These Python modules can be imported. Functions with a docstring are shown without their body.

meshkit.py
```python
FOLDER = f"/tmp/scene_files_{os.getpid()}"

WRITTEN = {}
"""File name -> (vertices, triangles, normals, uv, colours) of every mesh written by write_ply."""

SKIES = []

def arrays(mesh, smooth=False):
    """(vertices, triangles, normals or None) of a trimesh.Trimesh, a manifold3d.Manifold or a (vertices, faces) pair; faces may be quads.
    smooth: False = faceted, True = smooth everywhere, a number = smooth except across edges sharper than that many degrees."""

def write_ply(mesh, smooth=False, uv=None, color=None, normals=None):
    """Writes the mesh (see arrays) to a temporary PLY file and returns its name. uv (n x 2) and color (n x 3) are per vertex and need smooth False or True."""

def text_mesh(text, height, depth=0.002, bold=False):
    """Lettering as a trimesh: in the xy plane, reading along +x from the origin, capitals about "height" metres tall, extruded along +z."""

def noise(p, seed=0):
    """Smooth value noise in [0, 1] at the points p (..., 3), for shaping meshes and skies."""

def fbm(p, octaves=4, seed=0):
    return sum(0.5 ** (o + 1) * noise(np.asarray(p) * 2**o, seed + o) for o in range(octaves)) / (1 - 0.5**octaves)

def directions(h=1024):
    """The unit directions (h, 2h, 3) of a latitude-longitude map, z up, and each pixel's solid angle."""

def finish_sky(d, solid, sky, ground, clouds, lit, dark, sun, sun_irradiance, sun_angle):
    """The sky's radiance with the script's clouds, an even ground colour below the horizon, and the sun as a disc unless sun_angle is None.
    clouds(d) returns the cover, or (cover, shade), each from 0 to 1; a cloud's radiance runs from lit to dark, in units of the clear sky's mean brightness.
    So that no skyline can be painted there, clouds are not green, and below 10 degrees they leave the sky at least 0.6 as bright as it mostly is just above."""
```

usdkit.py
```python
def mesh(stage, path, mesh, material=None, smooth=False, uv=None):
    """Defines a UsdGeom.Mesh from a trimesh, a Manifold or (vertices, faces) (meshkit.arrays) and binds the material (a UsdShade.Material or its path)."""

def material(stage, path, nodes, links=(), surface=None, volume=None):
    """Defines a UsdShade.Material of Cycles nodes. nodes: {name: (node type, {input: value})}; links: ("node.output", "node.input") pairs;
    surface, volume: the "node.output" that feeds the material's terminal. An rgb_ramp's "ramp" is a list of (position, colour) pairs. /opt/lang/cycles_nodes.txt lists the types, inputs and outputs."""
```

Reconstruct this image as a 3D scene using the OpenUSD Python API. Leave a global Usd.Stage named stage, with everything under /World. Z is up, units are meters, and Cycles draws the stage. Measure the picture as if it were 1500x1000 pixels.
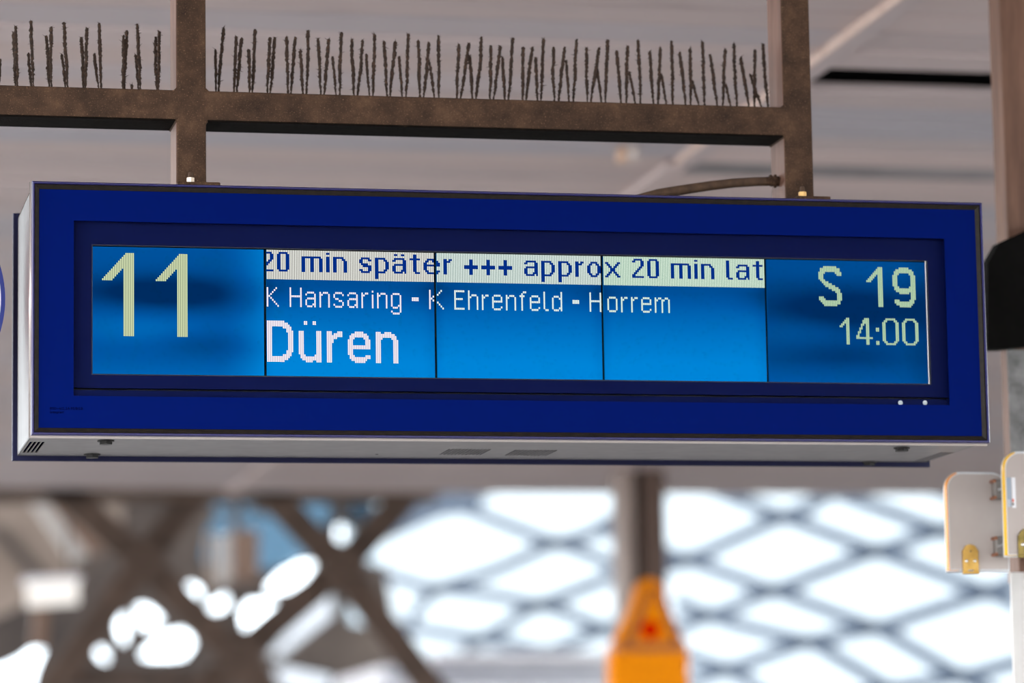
import math, random
import numpy as np
import trimesh
import usdkit, meshkit
from pxr import Usd, UsdGeom, UsdLux, Gf, Sdf, Vt, UsdShade
from shapely.geometry import Polygon, box as sbox, Point, LineString
from shapely.ops import unary_union

stage = Usd.Stage.CreateInMemory()
UsdGeom.SetStageUpAxis(stage, 'Z'); UsdGeom.SetStageMetersPerUnit(stage, 1.0)
UsdGeom.Xform.Define(stage, '/World'); UsdGeom.Scope.Define(stage, '/World/Looks')
rng = np.random.default_rng(7)

# ------------------------------------------------------------------ camera, sky, exposure
EXP = 0.0                                  # stops
EM = 2.0 ** -EXP                           # emission that renders as 1.0
ZB = 2.55                                  # underside of the board's bezel above the platform
EYE = np.array([-0.6161754, -7.9066068, ZB - 0.9026468])
CAM = np.array([[0.9782027949852607, -0.2071005477373955, -0.01512134286016377],
                [0.013840232815120077, 0.13768395538512648, -0.9903795112910655],
                [0.20719010555199574, 0.968582723135395, 0.13754914977918112]])   # right, down, forward
F = 5312.0
cam = UsdGeom.Camera.Define(stage, '/World/camera')
cam.CreateHorizontalApertureAttr(36.0); cam.CreateVerticalApertureAttr(24.0)
cam.CreateFocalLengthAttr(36.0 * F / 1500)
cam.CreateFStopAttr(1.96); cam.CreateFocusDistanceAttr(8.02)
cam.CreateClippingRangeAttr(Gf.Vec2f(0.1, 2000)); cam.CreateExposureAttr(EXP)
mtx = np.eye(4); mtx[0, :3] = CAM[0]; mtx[1, :3] = -CAM[1]; mtx[2, :3] = -CAM[2]; mtx[3, :3] = EYE
cam.AddTransformOp().Set(Gf.Matrix4d(*mtx.ravel().tolist()))

dome = UsdLux.DomeLight.Define(stage, '/World/sky')
dome.CreateIntensityAttr(2.1 * EM); dome.CreateColorAttr(Gf.Vec3f(0.93, 0.97, 1.0))

# ------------------------------------------------------------------ helpers
def at(px, py, Y):
    d = CAM.T @ np.array([(px - 750) / F, (py - 500) / F, 1.0])
    return EYE + d * (Y - EYE[1]) / d[1]
def atz(px, py, Z):
    d = CAM.T @ np.array([(px - 750) / F, (py - 500) / F, 1.0])
    return EYE + d * (Z - EYE[2]) / d[2]
def xz(px, py, Y):
    p = at(px, py, Y); return (p[0], p[2])

used = {}
def free(parent, name):
    k = (parent, name); n = used.get(k, 0); used[k] = n + 1
    return f'{parent}/{name}' + (f'_{n:03d}' if n else '')
def tag(p, label=None, cat=None, group=None, kind=None):
    for k, v in (('label', label), ('category', cat), ('group', group), ('kind', kind)):
        if v: p.SetCustomDataByKey(k, v)
    return p
class Thing:
    def __init__(s, name, loc=(0, 0, 0), label=None, cat=None, group=None, kind=None):
        s.loc = np.array(loc, float); s.path = free('/World', name)
        x = UsdGeom.Xform.Define(stage, s.path); x.AddTranslateOp().Set(Gf.Vec3d(*map(float, loc)))
        tag(x.GetPrim(), label, cat, group, kind)
    def part(s, name, mesh, mat, parent=None, smooth=False, label=None, kind=None):
        path = free(parent or s.path, name)
        if not isinstance(mesh, trimesh.Trimesh): mesh = trimesh.util.concatenate(mesh)
        m = trimesh.Trimesh(mesh.vertices - s.loc, mesh.faces, process=False)
        o = usdkit.mesh(stage, path, m, mat, smooth=smooth)
        tag(o.GetPrim(), label, kind=kind)
        return path
def single(name, mesh, mat, smooth=False, **k):
    path = free('/World', name)
    if not isinstance(mesh, trimesh.Trimesh): mesh = trimesh.util.concatenate(mesh)
    o = usdkit.mesh(stage, path, mesh, mat, smooth=smooth); tag(o.GetPrim(), **k); return path

def bx(x0, x1, y0, y1, z0, z1):
    b = trimesh.creation.box([abs(x1 - x0), abs(y1 - y0), abs(z1 - z0)])
    b.apply_translation([(x0 + x1) / 2, (y0 + y1) / 2, (z0 + z1) / 2]); return b
def cbx(x0, x1, y0, y1, z0, z1, r=0.004):
    """box with chamfered edges"""
    import manifold3d as mf
    pts = []
    for sx in (0, 1):
        for sy in (0, 1):
            for sz in (0, 1):
                X, Y, Z = (x1 if sx else x0), (y1 if sy else y0), (z1 if sz else z0)
                ix, iy, iz = (-r if sx else r), (-r if sy else r), (-r if sz else r)
                pts += [(X + ix, Y + iy, Z), (X + ix, Y, Z + iz), (X, Y + iy, Z + iz)]
    return trimesh.convex.convex_hull(np.array(pts))
def slab_xz(poly, y0, y1):
    """polygon in (x, z) extruded from y0 to y1"""
    out = []
    for g in getattr(poly, 'geoms', [poly]):
        m = trimesh.creation.extrude_polygon(g, abs(y1 - y0), engine='earcut')
        v = m.vertices.copy()
        m.vertices = np.stack([v[:, 0], max(y0, y1) - v[:, 2], v[:, 1]], 1)
        out.append(m)
    return trimesh.util.concatenate(out)
def slab_xy(poly, z0, z1):
    out = []
    for g in getattr(poly, 'geoms', [poly]):
        m = trimesh.creation.extrude_polygon(g, z1 - z0, engine='earcut'); m.apply_translation([0, 0, z0]); out.append(m)
    return trimesh.util.concatenate(out)
def slab_yz(poly, x0, x1):
    """polygon in (y, z) extruded along x"""
    m = trimesh.creation.extrude_polygon(poly, x1 - x0, engine='earcut')
    v = m.vertices.copy(); m.vertices = np.stack([v[:, 2] + x0, v[:, 0], v[:, 1]], 1); return m
def pxpoly(pts, Y): return Polygon([xz(x, y, Y) for x, y in pts])
def rrect(x0, z0, x1, z1, r, n=4):
    return sbox(x0 + r, z0 + r, x1 - r, z1 - r).buffer(r, quad_segs=n)
def ring(profile, x0, x1, z0, z1):
    """closed profile [(outward offset, y)] swept round a rectangle with mitred corners"""
    n = len(profile); V = []
    for cx, cz, sx, sz in ((x0, z0, -1, -1), (x1, z0, 1, -1), (x1, z1, 1, 1), (x0, z1, -1, 1)):
        V += [(cx + sx * o, y, cz + sz * o) for o, y in profile]
    Fc = []
    for c in range(4):
        for i in range(n):
            a, b = c * n + i, c * n + (i + 1) % n; d, e = ((c + 1) % 4) * n + i, ((c + 1) % 4) * n + (i + 1) % n
            Fc += [(a, b, e), (a, e, d)]
    m = trimesh.Trimesh(np.array(V), np.array(Fc), process=False)
    m.unmerge_vertices() if False else None
    if m.volume < 0: m.invert()
    return m
def cyl(p0, p1, r, n=16, r1=None):
    p0, p1 = np.array(p0, float), np.array(p1, float)
    return tube([p0, p1], [r, r if r1 is None else r1], n)
def tube(path, radii, n=8, cap=True):
    P = np.array(path, float); m = len(P); R = np.broadcast_to(radii, m)
    T = np.gradient(P, axis=0); T /= np.linalg.norm(T, axis=1)[:, None]
    u = np.cross(T[0], [0, 0, 1.0]);
    if np.linalg.norm(u) < 0.1: u = np.cross(T[0], [1.0, 0, 0])
    V = []
    for i in range(m):
        u = u - T[i] * (u @ T[i]); u /= np.linalg.norm(u); w = np.cross(T[i], u)
        for k in range(n):
            a = 2 * math.pi * k / n; V.append(P[i] + R[i] * (math.cos(a) * u + math.sin(a) * w))
    Fc = []
    for i in range(m - 1):
        for k in range(n):
            a, b = i * n + k, i * n + (k + 1) % n
            Fc += [(a, b, b + n), (a, b + n, a + n)]
    if cap:
        V += [P[0], P[-1]]; c0, c1 = len(V) - 2, len(V) - 1
        for k in range(n):
            Fc += [(c0, (k + 1) % n, k), (c1, (m - 1) * n + k, (m - 1) * n + (k + 1) % n)]
    return trimesh.Trimesh(np.array(V), np.array(Fc), process=False)
def hexbolt(c, r, h, axis):
    c = np.array(c, float); return cyl(c, c + np.array(axis, float) * h, r, 6)
def bar3(a, b, w, t, nrm):
    """box beam from a to b, w wide in the plane whose normal is nrm, t thick along nrm"""
    a, b = np.array(a, float), np.array(b, float); d = b - a; L = np.linalg.norm(d); d /= L
    nrm = np.array(nrm, float); nrm -= d * (nrm @ d); nrm /= np.linalg.norm(nrm); s = np.cross(nrm, d)
    m = trimesh.creation.box([L, w, t]); M = np.eye(4); M[:3, 0], M[:3, 1], M[:3, 2], M[:3, 3] = d, s, nrm, (a + b) / 2
    m.apply_transform(M); return m

# ------------------------------------------------------------------ materials
LK = '/World/Looks/'
def plain(name, c, rough=0.5, metal=0.0, **k):
    return usdkit.material(stage, LK + name, {'p': ('principled_bsdf', dict(base_color=c, roughness=rough, metallic=metal, **k))}, surface='p.BSDF')
def noisy(name, stops, scale=6, detail=6, rough=0.7, metal=0.0, bump=0.0, stretch=(1, 1, 1), bdist=0.004, bscale=None, **k):
    nodes = {'t': ('texture_coordinate', {}), 'm': ('mapping', dict(scale=stretch)),
             'n': ('noise_texture', dict(scale=scale, detail=detail, roughness=0.62)),
             'r': ('rgb_ramp', dict(ramp=stops)), 'p': ('principled_bsdf', dict(roughness=rough, metallic=metal, **k))}
    links = [('t.object', 'm.vector'), ('m.vector', 'n.vector'), ('n.fac', 'r.fac'), ('r.color', 'p.base_color')]
    if bump:
        nodes['bn'] = ('noise_texture', dict(scale=bscale or scale * 3, detail=5, roughness=0.6))
        nodes['b'] = ('bump', dict(strength=bump, distance=bdist))
        links += [('m.vector', 'bn.vector'), ('bn.fac', 'b.height'), ('b.normal', 'p.normal')]
    return usdkit.material(stage, LK + name, nodes, links, surface='p.BSDF')
def glass_pane(name, tint, ior=1.35, rough=0.02):
    return usdkit.material(stage, LK + name, {'tr': ('transparent_bsdf', dict(color=tint)), 'gl': ('glossy_bsdf', dict(color=(1, 1, 1), roughness=rough)),
        'f': ('fresnel', dict(IOR=ior)), 'x': ('mix_closure', {})}, [('f.fac', 'x.fac'), ('tr.BSDF', 'x.closure1'), ('gl.BSDF', 'x.closure2')], surface='x.closure')
def emitter(name, c, s):
    return usdkit.material(stage, LK + name, {'e': ('emission', dict(color=c, strength=s))}, surface='e.emission')

# steel coated with brown rust dust: large mottling, small pale and rusty specks
def dirty_steel(name, dark, mid, pale, speck):
    nodes = {'t': ('texture_coordinate', {}), 'n': ('noise_texture', dict(scale=14, detail=8, roughness=0.7)),
             'r': ('rgb_ramp', dict(ramp=[(0.3, dark), (0.52, mid), (0.72, pale)])),
             'v': ('noise_texture', dict(scale=300, detail=2, roughness=0.5)), 'vr': ('rgb_ramp', dict(ramp=[(0.60, (0, 0, 0)), (0.75, (0.7, 0.7, 0.7))])),
             'mx': ('mix', dict(color2=speck)), 'bn': ('noise_texture', dict(scale=120, detail=6, roughness=0.7)), 'b': ('bump', dict(strength=0.55, distance=0.004)),
             'p': ('principled_bsdf', dict(roughness=0.8, specular_ior_level=0.3))}
    return usdkit.material(stage, LK + name, nodes, [('t.object', 'n.vector'), ('t.object', 'v.vector'), ('t.object', 'bn.vector'), ('n.fac', 'r.fac'), ('r.color', 'mx.color1'),
        ('v.fac', 'vr.fac'), ('vr.color', 'mx.fac'), ('mx.color', 'p.base_color'), ('bn.fac', 'b.height'), ('b.normal', 'p.normal')], surface='p.BSDF')
M = {}
M['steel'] = dirty_steel('rusty_steel', (0.026, 0.013, 0.007), (0.066, 0.034, 0.018), (0.12, 0.065, 0.035), (0.28, 0.16, 0.09))
M['spike'] = noisy('spike_dirt', [(0.3, (0.012, 0.0075, 0.005)), (0.55, (0.045, 0.024, 0.014)), (0.75, (0.12, 0.062, 0.035))], 160, rough=0.9, bump=0.4)
M['hose'] = noisy('hose', [(0.3, (0.05, 0.027, 0.015)), (0.7, (0.115, 0.064, 0.036))], 40, rough=0.85, bump=0.3)
M['brass'] = plain('brass', (0.50, 0.31, 0.12), 0.38, 1.0)
M['bright_nut'] = plain('zinc_nut', (0.55, 0.46, 0.36), 0.35, 1.0)
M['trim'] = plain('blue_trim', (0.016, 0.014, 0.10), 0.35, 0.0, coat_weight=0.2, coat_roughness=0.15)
M['shaded_rear_trim'] = plain('shaded_blue_trim', (0.004, 0.005, 0.04), 0.5, 0.0, specular_ior_level=0.25)  # darker copy of the blue trim, the rear rim's shadow put into its colour
M['gasket'] = noisy('gasket', [(0.3, (0.009, 0.0065, 0.0045)), (0.7, (0.022, 0.016, 0.011))], 60, rough=0.6, bump=0.1, specular_ior_level=0.25)
M['panel'] = plain('blue_panel', (0.0, 0.0068, 0.108), 0.45, 0.0, specular_ior_level=0.02)
M['mask'] = plain('navy_mask', (0.0022, 0.0055, 0.050), 0.6, specular_ior_level=0.05)
M['liner'] = plain('dark_liner', (0.004, 0.006, 0.02), 0.6)
M['black'] = plain('black_gap', (0.003, 0.003, 0.004), 0.7)
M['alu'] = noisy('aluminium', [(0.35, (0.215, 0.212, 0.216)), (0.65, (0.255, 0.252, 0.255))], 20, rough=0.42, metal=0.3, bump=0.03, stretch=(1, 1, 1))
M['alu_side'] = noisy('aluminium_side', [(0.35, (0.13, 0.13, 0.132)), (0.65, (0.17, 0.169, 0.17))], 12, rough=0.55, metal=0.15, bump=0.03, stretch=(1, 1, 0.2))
M['lip'] = plain('aluminium_lip', (0.72, 0.66, 0.62), 0.3, 0.5)
M['inside'] = plain('casing_inside', (0.008, 0.006, 0.005), 0.9)
M['bolt'] = plain('black_bolt', (0.008, 0.007, 0.006), 0.5)
M['white_dot'] = plain('white_screw', (0.7, 0.74, 0.72), 0.4)
M['print'] = plain('dark_print', (0.0005, 0.001, 0.012), 0.8, specular_ior_level=0.0)
M['front_glass'] = glass_pane('front_glass', (0.98, 0.99, 1.0), 1.03)

# LCD: the backlight is uneven, held in the mesh's "glow" primvar; letters are columns of bright dots with darker gaps
x_screen0 = at(136, 460, .035)[0]; x_screen1 = at(1356.5, 460, .035)[0]
GAP = 0.0062; MW = (x_screen1 - x_screen0 - 4 * GAP) / 5; PX = MW / 96
z_screen1 = np.mean([at(136, 360.5, .035)[2], at(760, 373.2, .035)[2], at(1354, 384, .035)[2]])
z_screen0 = np.mean([at(136, 546.5, .035)[2], at(760, 555, .035)[2], at(1356, 561.5, .035)[2]])
PZ = (z_screen1 - z_screen0) / 64
M['lcd'] = usdkit.material(stage, LK + 'lcd', {'a': ('attribute', dict(attribute='glow')), 'e': ('emission', dict(strength=EM)), 'g': ('glossy_bsdf', dict(roughness=0.2)), 'l': ('mix_closure', dict(fac=0.0))},
    [('a.color', 'e.color'), ('e.emission', 'l.closure1'), ('g.BSDF', 'l.closure2')], surface='l.closure')
def lettering_material(name, hi, lo, x0):
    nodes = {'g': ('geometry', {}), 's': ('separate_xyz', {}), 'a': ('math', dict(math_type='subtract', value2=x0)), 'd': ('math', dict(math_type='divide', value2=PX)),
             'f': ('math', dict(math_type='fraction')), 'c': ('math', dict(math_type='subtract', value2=0.5)), 'ab': ('math', dict(math_type='absolute')),
             'mr': ('map_range', dict(from_min=0.12, from_max=0.38, to_min=0, to_max=1, clamp=True)), 'mx': ('mix', dict(color1=hi, color2=lo)), 'e': ('emission', dict(strength=EM))}
    return usdkit.material(stage, LK + name, nodes, [('g.position', 's.vector'), ('s.x', 'a.value1'), ('a.value', 'd.value1'), ('d.value', 'f.value1'), ('f.value', 'c.value1'), ('c.value', 'ab.value1'),
        ('ab.value', 'mr.value'), ('mr.result', 'mx.fac'), ('mx.color', 'e.color'), ('e.emission', 'e2.x')][:-1], surface='e.emission')

# ================================================================== SETTING: floor, ceiling, far hall
ZC = EYE[2] + 2.5
single('floor', bx(-4.5, 12, -32, 27, -0.3, 0), noisy('paving', [(0.3, (0.34, 0.32, 0.315)), (0.7, (0.43, 0.405, 0.40))], 3, rough=0.8), kind='structure')
single('track_bed', bx(-120, 120, -120, 160, -1.4, -0.9), noisy('ballast', [(0.3, (0.24, 0.22, 0.21)), (0.7, (0.36, 0.335, 0.32))], 5, rough=0.95, bump=0.3), kind='structure',
       label='grey ballast bed of the tracks beyond the platform')

# sheet ceiling: long planks across the platform, each with folded edges; the right bay, beyond the beam, has two open joints
def ceiling_material():
    nodes = {'t': ('texture_coordinate', {}), 'm': ('mapping', dict(scale=(0.35, 3.0, 1))), 'n': ('noise_texture', dict(scale=2.2, detail=6, roughness=0.6)),
             'o': ('object_info', {}), 'r': ('rgb_ramp', dict(ramp=[(0, (0.48, 0.415, 0.415)), (0.35, (0.54, 0.45, 0.43)), (0.6, (0.46, 0.44, 0.47)), (0.85, (0.58, 0.475, 0.45)), (1, (0.43, 0.42, 0.46))])),
             'd': ('rgb_ramp', dict(ramp=[(0.25, (0.62, 0.60, 0.60)), (0.42, (1, 1, 1)), (0.7, (1.0, 0.97, 0.95))])), 'x': ('mix', dict(mix_type='multiply', fac=1.0)),
             'p': ('principled_bsdf', dict(roughness=0.55))}
    return usdkit.material(stage, LK + 'ceiling_sheet', nodes, [('t.object', 'm.vector'), ('m.vector', 'n.vector'), ('o.random', 'r.fac'), ('n.fac', 'd.fac'), ('r.color', 'x.color1'), ('d.color', 'x.color2'), ('x.color', 'p.base_color')], surface='p.BSDF')
M['ceiling'] = ceiling_material()
M['void'] = plain('roof_void', (0.01, 0.01, 0.01), 0.9)
BX = atz(1342, 0, ZC - 0.04)[0]
ceil = Thing('ceiling', (0, 0, ZC), label='grey mauve sheet ceiling of long planks above the platform', kind='structure')
P = 0.262; Y_END = 17.2; Y_GAP = atz(1330, 98, ZC)[1]
def plank(y0, y1, x0, x1, z):
    e = 0.012
    return slab_yz(Polygon([(y0 + 0.006, z), (y0 + 0.02, z - e), (y1 - 0.02, z - e), (y1 - 0.006, z), (y1 - 0.006, z + 0.02), (y0 + 0.006, z + 0.02)]), x0, x1)
ceil.part('deck', bx(-2.4, 10.5, -31, Y_END, ZC + 0.22, ZC + 0.42), M['void'])
M['ceiling_dark'] = noisy('stained_sheet', [(0.35, (0.10, 0.10, 0.105)), (0.6, (0.30, 0.28, 0.285))], 1.2, rough=0.6)
Y_STAIN = atz(1230, 234, ZC)[1]
y = Y_GAP - P * 17
far_edge = []
k = 0
while y < Y_END - 0.02:
    y1 = min(y + P, Y_END); dz = float(rng.normal(0, 0.003))
    ceil.part('plank', plank(y, y1, -2.4, BX, ZC + dz), M['ceiling'])
    if not (abs(y - Y_GAP) < 0.05):
        zr = ZC + dz + (0.0 if y < Y_GAP else -0.015)
        ceil.part('plank', plank(y, y1, BX, 10.5, zr), M['ceiling_dark'] if y <= Y_STAIN < y1 else M['ceiling'])
    y += P; k += 1
ceil.part('near_sheet', bx(-2.4, 10.5, -31, Y_GAP - P * 17, ZC - 0.012, ZC + 0.02), M['ceiling'])

M['added_sheet'] = noisy('added_roof_sheet', [(0.3, (0.12, 0.11, 0.10)), (0.7, (0.2, 0.18, 0.17))], 1, rough=0.8)
single('hall_roof', bx(-14, 60, -6, 75, 13.0, 13.4), M['added_sheet'], kind='structure', label='unseen dark roof slab added to cut the sky light')  # unseen opaque slab, added and sized to hold back sky light
# far hall behind the canopy: glazed roof slope with crossing bars, and a dirty end wall with broken-up skylights
M['bar'] = noisy('roof_bar', [(0.3, (0.09, 0.13, 0.20)), (0.7, (0.14, 0.19, 0.27))], 2, rough=0.7)
M['roof_pane'] = glass_pane('roof_pane', (0.47, 0.495, 0.51), 1.04, 0.1)
Pa, Pb, Pc = at(1450, 1000, 35), at(1450, 730, 35), at(560, 860, 48)
Pa, Pb, Pc = [EYE + (q - EYE) for q in (Pa, Pb, Pc)]
RN = np.cross(Pb - Pa, Pc - Pa); RN /= np.linalg.norm(RN)
if RN @ (EYE - Pa) < 0: RN = -RN
def onroof(px, py, off=0.0):
    d = CAM.T @ np.array([(px - 750) / F, (py - 500) / F, 1.0])
    return EYE + d * (((Pa + RN * off) - EYE) @ RN) / (d @ RN)
roof = Thing('roof_glazing', tuple(onroof(1100, 1000)), label='glazed hall roof of crossing dark bars and bright panes beyond the canopy', kind='structure')
def roofquad(pts, off):
    V = np.array([onroof(x, y, off) for x, y in pts]); V2 = V - RN * 0.01; n = len(V)
    Fc = [(0, i, i + 1) for i in range(1, n - 1)] + [(n, n + i + 1, n + i) for i in range(1, n - 1)]
    for i in range(n): j = (i + 1) % n; Fc += [(i, i + n, j + n), (i, j + n, j)]
    return trimesh.Trimesh(np.vstack([V, V2]), np.array(Fc), process=False)
bars = [[(960, 838), (1007, 820), (1147, 757), (1200, 735), (1235, 700)], [(950, 935), (1000, 917), (1133, 865), (1283, 807), (1380, 777), (1560, 715)],
        [(1000, 1003), (1067, 980), (1187, 938), (1287, 919), (1447, 867), (1600, 805)], [(1200, 1040), (1330, 1003), (1413, 990), (1600, 940)],
        [(1000, 700), (1147, 757), (1283, 807), (1447, 867), (1600, 935)], [(880, 775), (1007, 820), (1133, 865), (1287, 921), (1413, 993), (1480, 1030)],
        [(1170, 700), (1240, 728), (1380, 777), (1560, 850)], [(990, 880), (1067, 912), (1187, 940), (1290, 1000), (1330, 1030)],
        [(600, 905), (640, 862), (725, 835), (815, 795), (862, 782), (940, 735), (1000, 700)], [(680, 950), (745, 912), (790, 885), (840, 866), (960, 820)], [(800, 955), (905, 915), (960, 895)],
        [(640, 725), (690, 748), (740, 768), (815, 795), (890, 822), (960, 850)], [(545, 835), (625, 860), (725, 872), (790, 885), (840, 902), (960, 950)], [(570, 915), (680, 932), (760, 945), (900, 975)],
        [(505, 815), (560, 785), (640, 750), (720, 715)], [(990, 955), (1067, 980), (1130, 1020)], [(1330, 700), (1440, 745), (1560, 790)]]
wid = [0.19] * 8 + [0.19] * 7 + [0.19] * 2
for pl, w in zip(bars, wid):
    segs = [bar3(onroof(*a), onroof(*b), w, 0.07, RN) for a, b in zip(pl[:-1], pl[1:])]
    roof.part('glazing_bar', segs, M['bar'])
for (a, b, c, d) in ((500, 690, 760, 1040), (760, 690, 1010, 1040), (1010, 690, 1260, 1040), (1260, 690, 1620, 1040)):
    roof.part('pane', roofquad([(a, b), (c, b), (c, d), (a, d)], -0.12), M['roof_pane'])
roof.part('slate_panel', roofquad([(575, 700), (720, 700), (700, 752), (640, 758), (560, 775)], 0.05), M['bar'])

YW = 40.0
M['endwall'] = noisy('end_wall', [(0.3, (0.035, 0.028, 0.026)), (0.5, (0.085, 0.066, 0.058)), (0.7, (0.17, 0.135, 0.115))], 0.5, rough=0.9)
M['sky_pane'] = glass_pane('clear_pane', (0.92, 0.95, 0.97), 1.2)
M['blue_pane'] = glass_pane('blue_pane', (0.158, 0.222, 0.27), 1.1)
M['lilac_pane'] = glass_pane('frosted_pane', (0.43, 0.44, 0.455), 1.1)
holes = [[(385, 860), (405, 838), (440, 818), (466, 815), (468, 828), (452, 850), (425, 868), (392, 874)], [(348, 895), (362, 875), (385, 873), (414, 878), (412, 895), (385, 918), (365, 928), (353, 922)],
         [(300, 885), (318, 872), (338, 862), (343, 880), (336, 893), (318, 901), (304, 897)], [(270, 862), (283, 853), (297, 862), (297, 875), (283, 882), (271, 877)],
         [(163, 890), (176, 888), (192, 898), (194, 936), (176, 954), (168, 925)], [(194, 884), (214, 879), (232, 889), (247, 906), (240, 913), (215, 930), (201, 917)],
         [(200, 956), (217, 942), (242, 923), (270, 915), (286, 927), (292, 942), (276, 966), (250, 969), (208, 968)], [(129, 924), (145, 934), (162, 952), (168, 970), (151, 974), (139, 964)],
         [(154, 1010), (168, 986), (196, 981), (238, 979), (258, 984), (248, 1000), (246, 1010)], [(-60, 985), (8, 970), (32, 958), (50, 942), (68, 940), (70, 952), (58, 980), (50, 1012), (-60, 1012)],
         [(494, 772), (506, 767), (518, 775), (518, 789), (505, 795), (494, 788)], [(536, 822), (549, 800), (576, 784), (594, 792), (580, 812), (556, 826)], [(508, 877), (520, 870), (540, 900), (536, 915), (514, 912)]]
blue = [[(296, 820), (305, 772), (325, 752), (400, 752), (440, 785), (462, 812), (420, 830), (360, 838)], [(312, 748), (318, 722), (372, 722), (372, 748)], [(420, 760), (445, 722), (488, 722), (485, 760), (470, 775), (450, 775)], [(505, 760), (520, 728), (560, 728), (545, 762)]]
lilac = [[(392, 960), (410, 962), (490, 900), (490, 866), (470, 872)], [(400, 985), (420, 975), (490, 990), (490, 1012), (425, 1012)], [(310, 940), (335, 925), (350, 945), (330, 965)], [(300, 985), (330, 985), (330, 1012), (300, 1012)]]
wallpoly = pxpoly([(-200, 690), (545, 690), (560, 800), (600, 1030), (-200, 1030)], YW)
cut = wallpoly
SH = -0.05
for i, h in enumerate(holes): cut = cut.difference(pxpoly(h, YW).buffer(0 if i in (3, 10, 11, 12) else SH))
for h in blue + lilac: cut = cut.difference(pxpoly(h, YW).buffer(0))
wall = Thing('wall_far', tuple(at(200, 1000, YW)), label='far hall wall of dirty brown cladding with odd-shaped bright skylights behind the lattice girder', kind='structure')
wall.part('cladding', slab_xz(cut, YW, YW + 0.25), M['endwall'])
for hs, mt in ((holes, 'sky_pane'), (blue, 'blue_pane'), (lilac, 'lilac_pane')):
    for h in hs: wall.part('pane', slab_xz(pxpoly(h, YW).buffer(0.02).intersection(wallpoly), YW + 0.1, YW + 0.12), M[mt])

YB = 30.0
bld = Thing('far_building', tuple(at(730, 1010, YB)), label='pale far facade with horizontal cornice bands below the glazed roof', cat='building')
M['facade'] = noisy('pale_facade', [(0.3, (0.52, 0.50, 0.54)), (0.7, (0.70, 0.69, 0.72))], 1.5, rough=0.8)
bld.part('wall', slab_xz(pxpoly([(560, 975), (905, 975), (905, 1060), (560, 1060)], YB), YB, YB + 3), M['facade'])
bld.part('cornice', slab_xz(pxpoly([(640, 955), (905, 955), (905, 964), (640, 964)], YB), YB - 0.2, YB + 3), M['facade'])
bld.part('cornice', slab_xz(pxpoly([(590, 970), (905, 970), (905, 978), (590, 978)], YB), YB - 0.3, YB + 3), M['facade'])
bld.part('cornice', slab_xz(pxpoly([(560, 988), (905, 988), (905, 993), (560, 993)], YB), YB - 0.15, YB), M['bar'], label='dark ledge below the cornices')

# ================================================================== THE BOARD
X1, ZT = 2.2, ZB + 0.5626
D = 0.4785
board = Thing('departure_board', (1.1, 0.24, ZB), label='long blue framed train departure board with lit screens hanging from brown steel posts', cat='departure board')
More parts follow.
